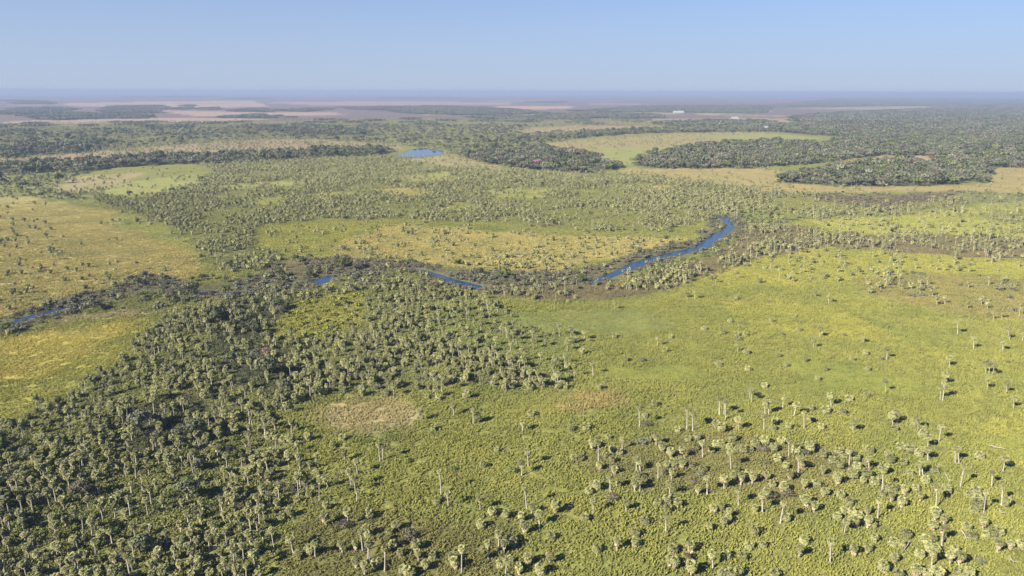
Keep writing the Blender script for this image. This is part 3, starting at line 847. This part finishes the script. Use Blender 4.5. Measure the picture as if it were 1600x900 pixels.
rnd = random.Random(5)
for i in np.nonzero(as_object)[0]:
    x, y, h, lean, r = P[i]
    v = rnd.randrange(7)
    z0 = gz_at(x, y) - 0.08
    if young[i]:
        o = empty('young_palm', (x, y, z0), 'palm', 'low young palms')
        zc = max(h, 1.05)
        t = link('trunk', TRUNKS[v], o)
        t.scale = (1.1, 1.1, zc)
        c = link('crown', MOUNDS[v], o)
        s = link('dead_leaf_skirt', MSKIRTS[(v * 3) % 7], o)
        c.location = s.location = (0, 0, zc)
        c.scale = (r, r, r * rnd.uniform(0.95, 1.2))
        s.scale = (r, r, min(r, zc / 1.5))
        look = ('broad ' if r > 1.0 else '') + ('low young palm' if h < 1.7 else 'bushy young palm')
    else:
        o = empty('palm_tree', (x, y, z0), 'palm', 'tall palms')
        ly = rnd.gauss(0, 0.25)
        dirv = Vector((lean, ly, h))
        t = link('trunk', TRUNKS[v], o)
        t.rotation_euler = dirv.to_track_quat('Z', 'Y').to_euler()
        k = rnd.uniform(0.85, 1.1)
        t.scale = (k, k, dirv.length)
        c = link('crown', CROWNS[v], o)
        s = link('dead_leaf_skirt', SKIRTS[(v * 3) % 7], o)
        c.location = s.location = dirv
        c.scale = (r, r, r * rnd.uniform(0.85, 1.05))
        s.scale = (r, r, r)
        size = 'very tall' if h > 8 else 'tall' if h > 5.6 else 'mid-height'
        posture = 'leaning left' if lean < -0.45 else 'leaning right' if lean > 0.45 else 'upright'
        look = f'{size} {posture} palm'
    c.rotation_euler = (rnd.uniform(-0.1, 0.1), rnd.uniform(-0.1, 0.1), rnd.uniform(0, 6.28))
    s.rotation_euler.z = rnd.uniform(0, 6.28)
    say(o, x, y, look)
SHNAME = ['dark green shrub', 'leafy green shrub', 'bright yellow-green shrub', 'brown twiggy shrub', 'grey-green shrub']
for i in np.nonzero(s_obj)[0]:
    x, y, k, sc = S[i]
    k = int(k)
    v = rnd.randrange(4)
    o = empty('shrub', (x, y, gz_at(x, y) - 0.1), 'shrub', 'shrubs among the palms')
    o.rotation_euler.z = rnd.uniform(0, 6.28)
    o.scale = (sc * rnd.uniform(0.85, 1.2), sc, sc * rnd.uniform(0.8, 1.1))
    link('foliage', SHRUBS[k, v], o)
    link('stems', STEMS[v], o)
    say(o, x, y, ('big ' if sc > 1.1 else 'small ' if sc < 0.8 else '') + SHNAME[k])
TNAME = ['dark-leaved broad tree', 'green broad-crowned tree', 'yellow-green rounded tree', 'brown twiggy tree', 'grey-green broad tree', 'pink blossoming tree', 'bare rosy-brown tree']
for i in np.nonzero(t_obj)[0]:
    x, y, k, sc = T[i]
    k = int(k)
    v = rnd.randrange(4)
    o = empty('blossoming_tree' if k == 5 else 'broadleaf_tree', (x, y, gz_at(x, y) - 0.1), 'tree', 'blossoming trees' if k == 5 else 'broadleaf trees')
    o.rotation_euler.z = rnd.uniform(0, 6.28)
    big = 1.9 if k == 5 else 1.0
    o.scale = (sc * big, sc * big, sc * big)
    link('crown', TREEC[k, v], o)
    link('trunk', TREET[v], o)
    say(o, x, y, ('large ' if sc > 1.05 else 'small ' if sc < 0.8 else '') + TNAME[k])

# fallen and bleached trunks
LOGS = [((1546, 698.5), (1570, 704.5), 'long pale fallen trunk lying on open grass at the right'),
        ((1476, 741), (1484, 757), 'thin fallen trunk in grass left of the leaning palms at right'),
        ((1501, 830), (1511, 848), 'pale fallen trunk in grass low at the right'),
        ((1560, 797), (1566, 806), 'short fallen stick in grass near the right edge'),
        ((1421, 849), (1409, 868), 'thin fallen trunk among palms at lower right'),
        ((1577, 872), (1584, 884), 'forked pale dead trunk near the bottom right corner')]
for (a, b_, lab) in LOGS:
    A, B = np.array(ground(*a)), np.array(ground(*b_))
    L = float(np.hypot(*(B - A)))
    mb = MB()
    rr = random.Random(int(a[0]))
    ptsl = [(rr.uniform(-0.12, 0.12), rr.uniform(-0.05, 0.05), L * t / 6) for t in range(7)]
    mb.tube(ptsl, [0.17, 0.16, 0.15, 0.14, 0.13, 0.11, 0.06], 8)
    mb.face([(0.17 * math.cos(t), 0.17 * math.sin(t), 0.0) for t in [k * math.pi / 4 for k in range(8)]][::-1])
    mb.tube([(0, 0, L * 0.7), (0.5, 0.1, L * 0.8), (0.9, 0.15, L * 0.86)], [0.09, 0.06, 0.02], 6)
    o = link('fallen_trunk', mb.mesh('fallen_trunk', [M_log]), None, category='log', label=lab, group='fallen trunks')
    d3 = Vector((B[0] - A[0], B[1] - A[1], 0.15))
    o.location = (A[0], A[1], gz_at(*A) + 0.55)
    o.rotation_euler = d3.to_track_quat('Z', 'Y').to_euler()

# farm buildings far off among the trees
M_wall, n, l, b = mat('whitewash', 0.8)
l.new(nramp(M_wall.node_tree, nnoise(M_wall.node_tree, 0.6), [(0.3, G(0.30)), (0.7, G(0.40))]), b.inputs['Base Color'])
M_roof, n, l, b = mat('metal_roof', 0.45)
l.new(nramp(M_roof.node_tree, nnoise(M_roof.node_tree, 0.4), [(0.3, (0.24, 0.25, 0.26)), (0.7, (0.34, 0.34, 0.35))]), b.inputs['Base Color'])
M_open, n, l, b = mat('dark_doorway', 0.9)
b.inputs['Base Color'].default_value = (0.05, 0.05, 0.05, 1)


def box(mb, x0, x1, y0, y1, z0, z1):
    p = [(x, y, z) for z in (z0, z1) for y in (y0, y1) for x in (x0, x1)]
    for f in ((0, 2, 3, 1), (4, 5, 7, 6), (0, 1, 5, 4), (2, 6, 7, 3), (0, 4, 6, 2), (1, 3, 7, 5)):
        mb.face([p[i] for i in f])


def farm(px, py, w, dpt, h, label):
    X, Y = ground(px, py)
    o = empty('farm_building', (X, Y, -0.2), 'building', 'distant farm buildings')
    o['label'] = label
    mb = MB()
    box(mb, -w / 2, w / 2, -dpt / 2, dpt / 2, 0, h)
    link('wall', mb.mesh('wall', [M_wall]), o)
    mb = MB()
    e = 0.8
    q = [(-w / 2 - e, -dpt / 2 - e, h + 0.01), (w / 2 + e, -dpt / 2 - e, h + 0.01), (w / 2 + e, 0, h + dpt * 0.28), (-w / 2 - e, 0, h + dpt * 0.28), (w / 2 + e, dpt / 2 + e, h + 0.01), (-w / 2 - e, dpt / 2 + e, h + 0.01)]
    mb.face([q[0], q[1], q[2], q[3]])
    mb.face([q[3], q[2], q[4], q[5]])
    mb.face([q[0], q[3], q[5]])
    mb.face([q[1], q[4], q[2]])
    mb.face([q[0], q[5], q[4], q[1]])
    link('roof', mb.mesh('roof', [M_roof]), o)
    for k in (-0.3, 0.0, 0.3):
        mb = MB()
        box(mb, k * w - 1.2, k * w + 1.2, -dpt / 2 - 0.06, -dpt / 2 + 0.1, 0.05, min(h * 0.75, 3))
        link('door', mb.mesh('door', [M_open]), o)


farm(1201, 203.0, 30, 16, 6, 'white farm shed with pale metal roof beside green field')
farm(1184, 205.0, 20, 10, 4, 'smaller white farm shed left of the pale roofed one')
farm(1148, 186.5, 26, 16, 6, 'small white house in the far trees right of centre')
farm(1060, 176.5, 55, 22, 5, 'long white shed far off right of centre')
flush()


# ------------------------------------------------------------------ what nobody could count: scattered with geometry nodes
def scatter(name, protos, pts, rot, scl, idx, color=None, **props):
    coll = bpy.data.collections.new(name + '_forms')
    for k, me in enumerate(protos):
        o = bpy.data.objects.new(f'{name}_form_{k:03d}', me)
        coll.objects.link(o)
    me = bpy.data.meshes.new(name)
    me.vertices.add(len(pts))
    me.vertices.foreach_set('co', np.asarray(pts, np.float32).ravel())
    for nm, ty, prop, arr in (('rot', 'FLOAT_VECTOR', 'vector', rot), ('scl', 'FLOAT_VECTOR', 'vector', scl), ('idx', 'INT', 'value', idx)):
        a = me.attributes.new(nm, ty, 'POINT')
        a.data.foreach_set(prop, np.asarray(arr, np.int32 if ty == 'INT' else np.float32).ravel())
    if color is not None:
        a = me.attributes.new('gcol', 'FLOAT_COLOR', 'POINT')
        a.data.foreach_set('color', np.concatenate([color, np.ones((len(color), 1))], 1).astype(np.float32).ravel())
    o = link(name, me, None, kind='stuff', **props)
    ng = bpy.data.node_groups.new(name + '_scatter', 'GeometryNodeTree')
    ng.interface.new_socket('Geometry', in_out='INPUT', socket_type='NodeSocketGeometry')
    ng.interface.new_socket('Geometry', in_out='OUTPUT', socket_type='NodeSocketGeometry')
    gi, go = ng.nodes.new('NodeGroupInput'), ng.nodes.new('NodeGroupOutput')
    ip = ng.nodes.new('GeometryNodeInstanceOnPoints')
    ci = ng.nodes.new('GeometryNodeCollectionInfo')
    ci.inputs['Collection'].default_value = coll
    ci.inputs['Separate Children'].default_value = True
    ci.inputs['Reset Children'].default_value = True
    ip.inputs['Pick Instance'].default_value = True

    def na(nm, ty):
        q = ng.nodes.new('GeometryNodeInputNamedAttribute')
        q.data_type = ty
        q.inputs['Name'].default_value = nm
        return next(s for s in q.outputs if s.enabled and s.name == 'Attribute')
    L = ng.links.new
    L(gi.outputs[0], ip.inputs['Points'])
    L(ci.outputs[0], ip.inputs['Instance'])
    L(na('idx', 'INT'), ip.inputs['Instance Index'])
    e2r = ng.nodes.new('FunctionNodeEulerToRotation')
    L(na('rot', 'FLOAT_VECTOR'), e2r.inputs[0])
    L(e2r.outputs[0], ip.inputs['Rotation'])
    L(na('scl', 'FLOAT_VECTOR'), ip.inputs['Scale'])
    L(ip.outputs[0], go.inputs[0])
    md = o.modifiers.new('scatter', 'NODES')
    md.node_group = ng
    return o


# palms past the 300 largest of each kind: whole palms at three levels of detail
forms = []
LEVELS = ((24, 5, 8, 3, 5), (15, 3, 5, 2, 4), (9, 2, 3, 1, 3))
HEIGHTS = (1.2, 2.2, 4.6, 6.2, 8.0)
for lv, (nl, st, ns, ss, sides) in enumerate(LEVELS):
    for hi, hh in enumerate(HEIGHTS):
        for v in range(3):
            rr = random.Random(900 + lv * 50 + hi * 7 + v)
            mb = MB()
            mb.tube([(p[0] * hh, p[1] * hh, p[2] * hh) for p in trunk_pts(rr, (0, 0.015, 0.035)[v], 4)], [r_ * (1.0, 0.85, 0.6)[lv] for r_ in (0.22, 0.16, 0.14, 0.14)], sides, 0)
            k0 = len(mb.v)
            grow_ = (1.0, 1.12, 1.3)[lv]
            if hi < 2:
                crown_leaves(mb, rr, nl + 6, st, 1.3 * grow_, 1, -0.7)
                skirt_leaves(mb, rr, ns * 2, ss, 1.2, 0.7, 2)
            else:
                crown_leaves(mb, rr, nl, st, 1.2 * grow_, 1, -0.5)
                skirt_leaves(mb, rr, ns, ss, 1.1, 0.5, 2)
            mb.v[k0:] = [(a, b_, max(c_ + hh, 0.02)) for a, b_, c_ in mb.v[k0:]]
            forms.append(mb.mesh('palm_form', [M_trunk, M_palm, M_skirt]))
rest = ~as_object
q = P[rest]
qd = PD[rest]
lv = np.where(qd < 380, 0, np.where(qd < 850, 1, 2))
hi = np.argmin(np.abs(q[:, 2][:, None] - np.array(HEIGHTS)[None]), 1)
rng = np.random.default_rng(21)
idx_ = lv * 15 + hi * 3 + rng.integers(0, 3, len(q))
sz = q[:, 4]
zs = q[:, 2] / np.array(HEIGHTS)[hi]
rot = np.stack([rng.normal(0, 0.035, len(q)), np.arctan2(q[:, 3], q[:, 2]), np.zeros(len(q))], -1)
scatter('palm_grove', forms, np.stack([q[:, 0], q[:, 1], np.full(len(q), -0.1)], -1), rot, np.stack([sz, sz, 0.5 * (sz + zs)], -1), idx_,
        label='countless grey-green palms of the groves and savanna beyond', category='palms')

# shrubs and woodland past the nearest ones
forms = []
for k in range(5):
    for v in range(4):
        mb = MB()
        foliage(mb, random.Random(500 + v), 6 + v, 130, 1.5, 1.0, 0.75, 0.30 if k != 3 else 0.22)
        forms.append(mb.mesh('shrub_form', [SHRUB_MATS[k]]))
q = S[~s_obj]
sz = q[:, 3]
scatter('shrubbery', forms, np.stack([q[:, 0], q[:, 1], np.full(len(q), -0.15)], -1), np.stack([np.zeros(len(q)), np.zeros(len(q)), rng.uniform(0, 6.28, len(q))], -1),
        np.stack([sz * 1.1, sz, sz * rng.uniform(0.7, 1.1, len(q))], -1), (q[:, 2].astype(int) * 4 + rng.integers(0, 4, len(q))),
        label='low brown and green scrub lining the river and groves', category='scrub')
forms = []
for k in range(5):
    for v in range(4):
        mb = MB()
        foliage(mb, random.Random(600 + v), 9 + v, 150, 3.4, 2.5, 3.9, 0.75 if k != 3 else 0.55)
        mb.tube([(0, 0, 0), (0, 0, 3)], [0.3, 0.2], 4)
        forms.append(mb.mesh('tree_form', [SHRUB_MATS[k]]))
q = T[~t_obj]
sz = q[:, 3] * np.where(np.hypot(q[:, 0], q[:, 1]) > 700, 1.35, 1.0)
scatter('woodland', forms, np.stack([q[:, 0], q[:, 1], np.full(len(q), -0.15)], -1), np.stack([np.zeros(len(q)), np.zeros(len(q)), rng.uniform(0, 6.28, len(q))], -1),
        np.stack([sz * 1.1, sz, sz * rng.uniform(0.8, 1.2, len(q))], -1), (q[:, 2].clip(0, 4).astype(int) * 4 + rng.integers(0, 4, len(q))),
        label='dark wooded islands and gallery woods across the plain', category='woodland')

# far woods and palm savanna: whole stands
forms = []
for v in range(6):
    rr = random.Random(700 + v)
    mb = MB()
    for t in range(60):
        x0, y0 = rr.uniform(-30, 30), rr.uniform(-30, 30)
        k = rr.choice((0, 0, 0, 1, 1, 2))
        s = rr.uniform(3.2, 5.2)
        for p, nv in blob_points(rr, 5, 16, s, s * 0.8, s * 1.15):
            nrm = (nv + Vector((rr.gauss(0, 0.3), rr.gauss(0, 0.3), 0.3))).normalized()
            a = nrm.orthogonal().normalized()
            c_ = nrm.cross(a)
            w = s * rr.uniform(0.28, 0.5)
            o_ = Vector((x0, y0, 0)) + p
            mb.face([o_ - a * w, o_ - c_ * w, o_ + a * w, o_ + c_ * w], k)
    forms.append(mb.mesh('stand_form', [M_fol_dark, M_fol_grey, M_fol_brown]))
for v in range(4):
    rr = random.Random(750 + v)
    mb = MB()
    for t in range(40):
        x0, y0, hh = rr.uniform(-30, 30), rr.uniform(-30, 30), rr.uniform(2, 8)
        for k in range(7):
            a, e = rr.uniform(0, 6.28), rr.uniform(-0.4, 1.5)
            o_ = Vector((x0, y0, hh)) + Vector((math.cos(a) * math.cos(e), math.sin(a) * math.cos(e), math.sin(e)))
            mb.face([o_ + Vector((rr.uniform(-1, 1), rr.uniform(-1, 1), rr.uniform(-1, 1))) for _ in range(3)], 0)
    forms.append(mb.mesh('savanna_form', [M_palm]))
pts, ids = [], []
x, y, rng = candidates(52, 2300, 15000, 8)
td = ZP['tree'][zone_at(x, y)]
keep = rng.random(len(x)) < np.where(td >= 0.009, 0.97, td * 90)
pts.append(np.stack([x[keep], y[keep]], -1))
ids.append(rng.integers(0, 6, keep.sum()))
x, y, rng = candidates(55, 2600, 5200, 9)
pd_ = ZP['palm'][zone_at(x, y)]
keep = rng.random(len(x)) < pd_ * 75
pts.append(np.stack([x[keep], y[keep]], -1))
ids.append(rng.integers(6, 10, keep.sum()))
pts = np.concatenate(pts)
ids = np.concatenate(ids)
print('stands', len(pts))
scatter('far_forest', forms, np.concatenate([pts, np.full((len(pts), 1), -0.3)], 1), np.stack([np.zeros(len(pts)), np.zeros(len(pts)), rng.uniform(0, 6.28, len(pts))], -1),
        np.ones((len(pts), 3)) * rng.uniform(0.85, 1.2, (len(pts), 1)), ids, label='blue hazy forest blocks on the far plain', category='forest')

# tussock grass
forms = []
for v in range(8):
    rr = random.Random(800 + v)
    mb = MB()
    for t in range(100):
        x0, y0, s = rr.uniform(-2.6, 2.6), rr.uniform(-2.6, 2.6), 0.13 + 0.30 * rr.random() ** 1.8
        for k in range(7):
            a = k * 2.39996 + rr.uniform(-0.5, 0.5)
            out, hh, w = s * rr.uniform(0.35, 1.0), s * rr.uniform(1.0, 2.2), s * rr.uniform(0.24, 0.42)
            ca_, sa = math.cos(a), math.sin(a)
            mb.face([(x0 + ca_ * out * 0.1 + sa * w * 0.6, y0 + sa * out * 0.1 - ca_ * w * 0.6, -0.1), (x0 + ca_ * out * 0.6 + sa * w, y0 + sa * out * 0.6 - ca_ * w, hh * 0.9),
                     (x0 + ca_ * out * 1.15, y0 + sa * out * 1.15, hh * rr.uniform(0.45, 0.9)), (x0 + ca_ * out * 0.6 - sa * w, y0 + sa * out * 0.6 + ca_ * w, hh * 0.9)])
    forms.append(mb.mesh('tussock_form', [M_grass]))
x, y, rng = candidates(3.9, 118, 860, 12)
zi = zone_at(x, y)
gh = ZP['grass'][zi]
keep = dry(x, y, 3.2)
x, y, gh, zi = x[keep], y[keep], gh[keep], zi[keep]
gc = np.zeros((len(x), 3))
for k in range(3):
    gc += ZC[zone_at(x + rng.normal(0, 2, len(x)), y + rng.normal(0, 2.5, len(x)))] / 3
gh = np.maximum(gh, 0.35) * (1 - 0.8 * np.clip((np.hypot(x, y) - 400) / 450, 0, 1)) * (0.65 + 0.7 * fbm(x / 20, y / 20, 5, 2))
print('grass', len(x))
scatter('grass', forms, np.stack([x, y, np.full(len(x), -0.02)], -1), np.stack([np.zeros(len(x)), np.zeros(len(x)), rng.uniform(0, 6.28, len(x))], -1),
        np.stack([np.ones(len(x)), np.ones(len(x)), gh], -1), rng.integers(0, 8, len(x)), gc, label='rough tussock grass covering the near plain', category='grass')

# ------------------------------------------------------------------ haze
bm = bmesh.new()
bmesh.ops.create_cube(bm, size=1.0)
me = bpy.data.meshes.new('haze')
bm.to_mesh(me)
hz = link('haze', me, None, kind='stuff', label='thin blue haze over the whole plain', category='haze')
ext = 4.2 * 45000
hz.scale = (2 * ext, 48000 + 1600, 118 + 3)
hz.location = (0, (48000 - 1600) / 2, (118 - 3) / 2)
mh = bpy.data.materials.new('haze_air')
mh.use_nodes = True
n = mh.node_tree.nodes
n.remove(n['Principled BSDF'])
pv = n.new('ShaderNodeVolumePrincipled')
pv.inputs['Color'].default_value = (0.30, 0.38, 0.56, 1)
pv.inputs['Density'].default_value = 1.3e-4
pv.inputs['Anisotropy'].default_value = 0.0
mh.node_tree.links.new(pv.outputs[0], n['Material Output'].inputs['Volume'])
me.materials.append(mh)
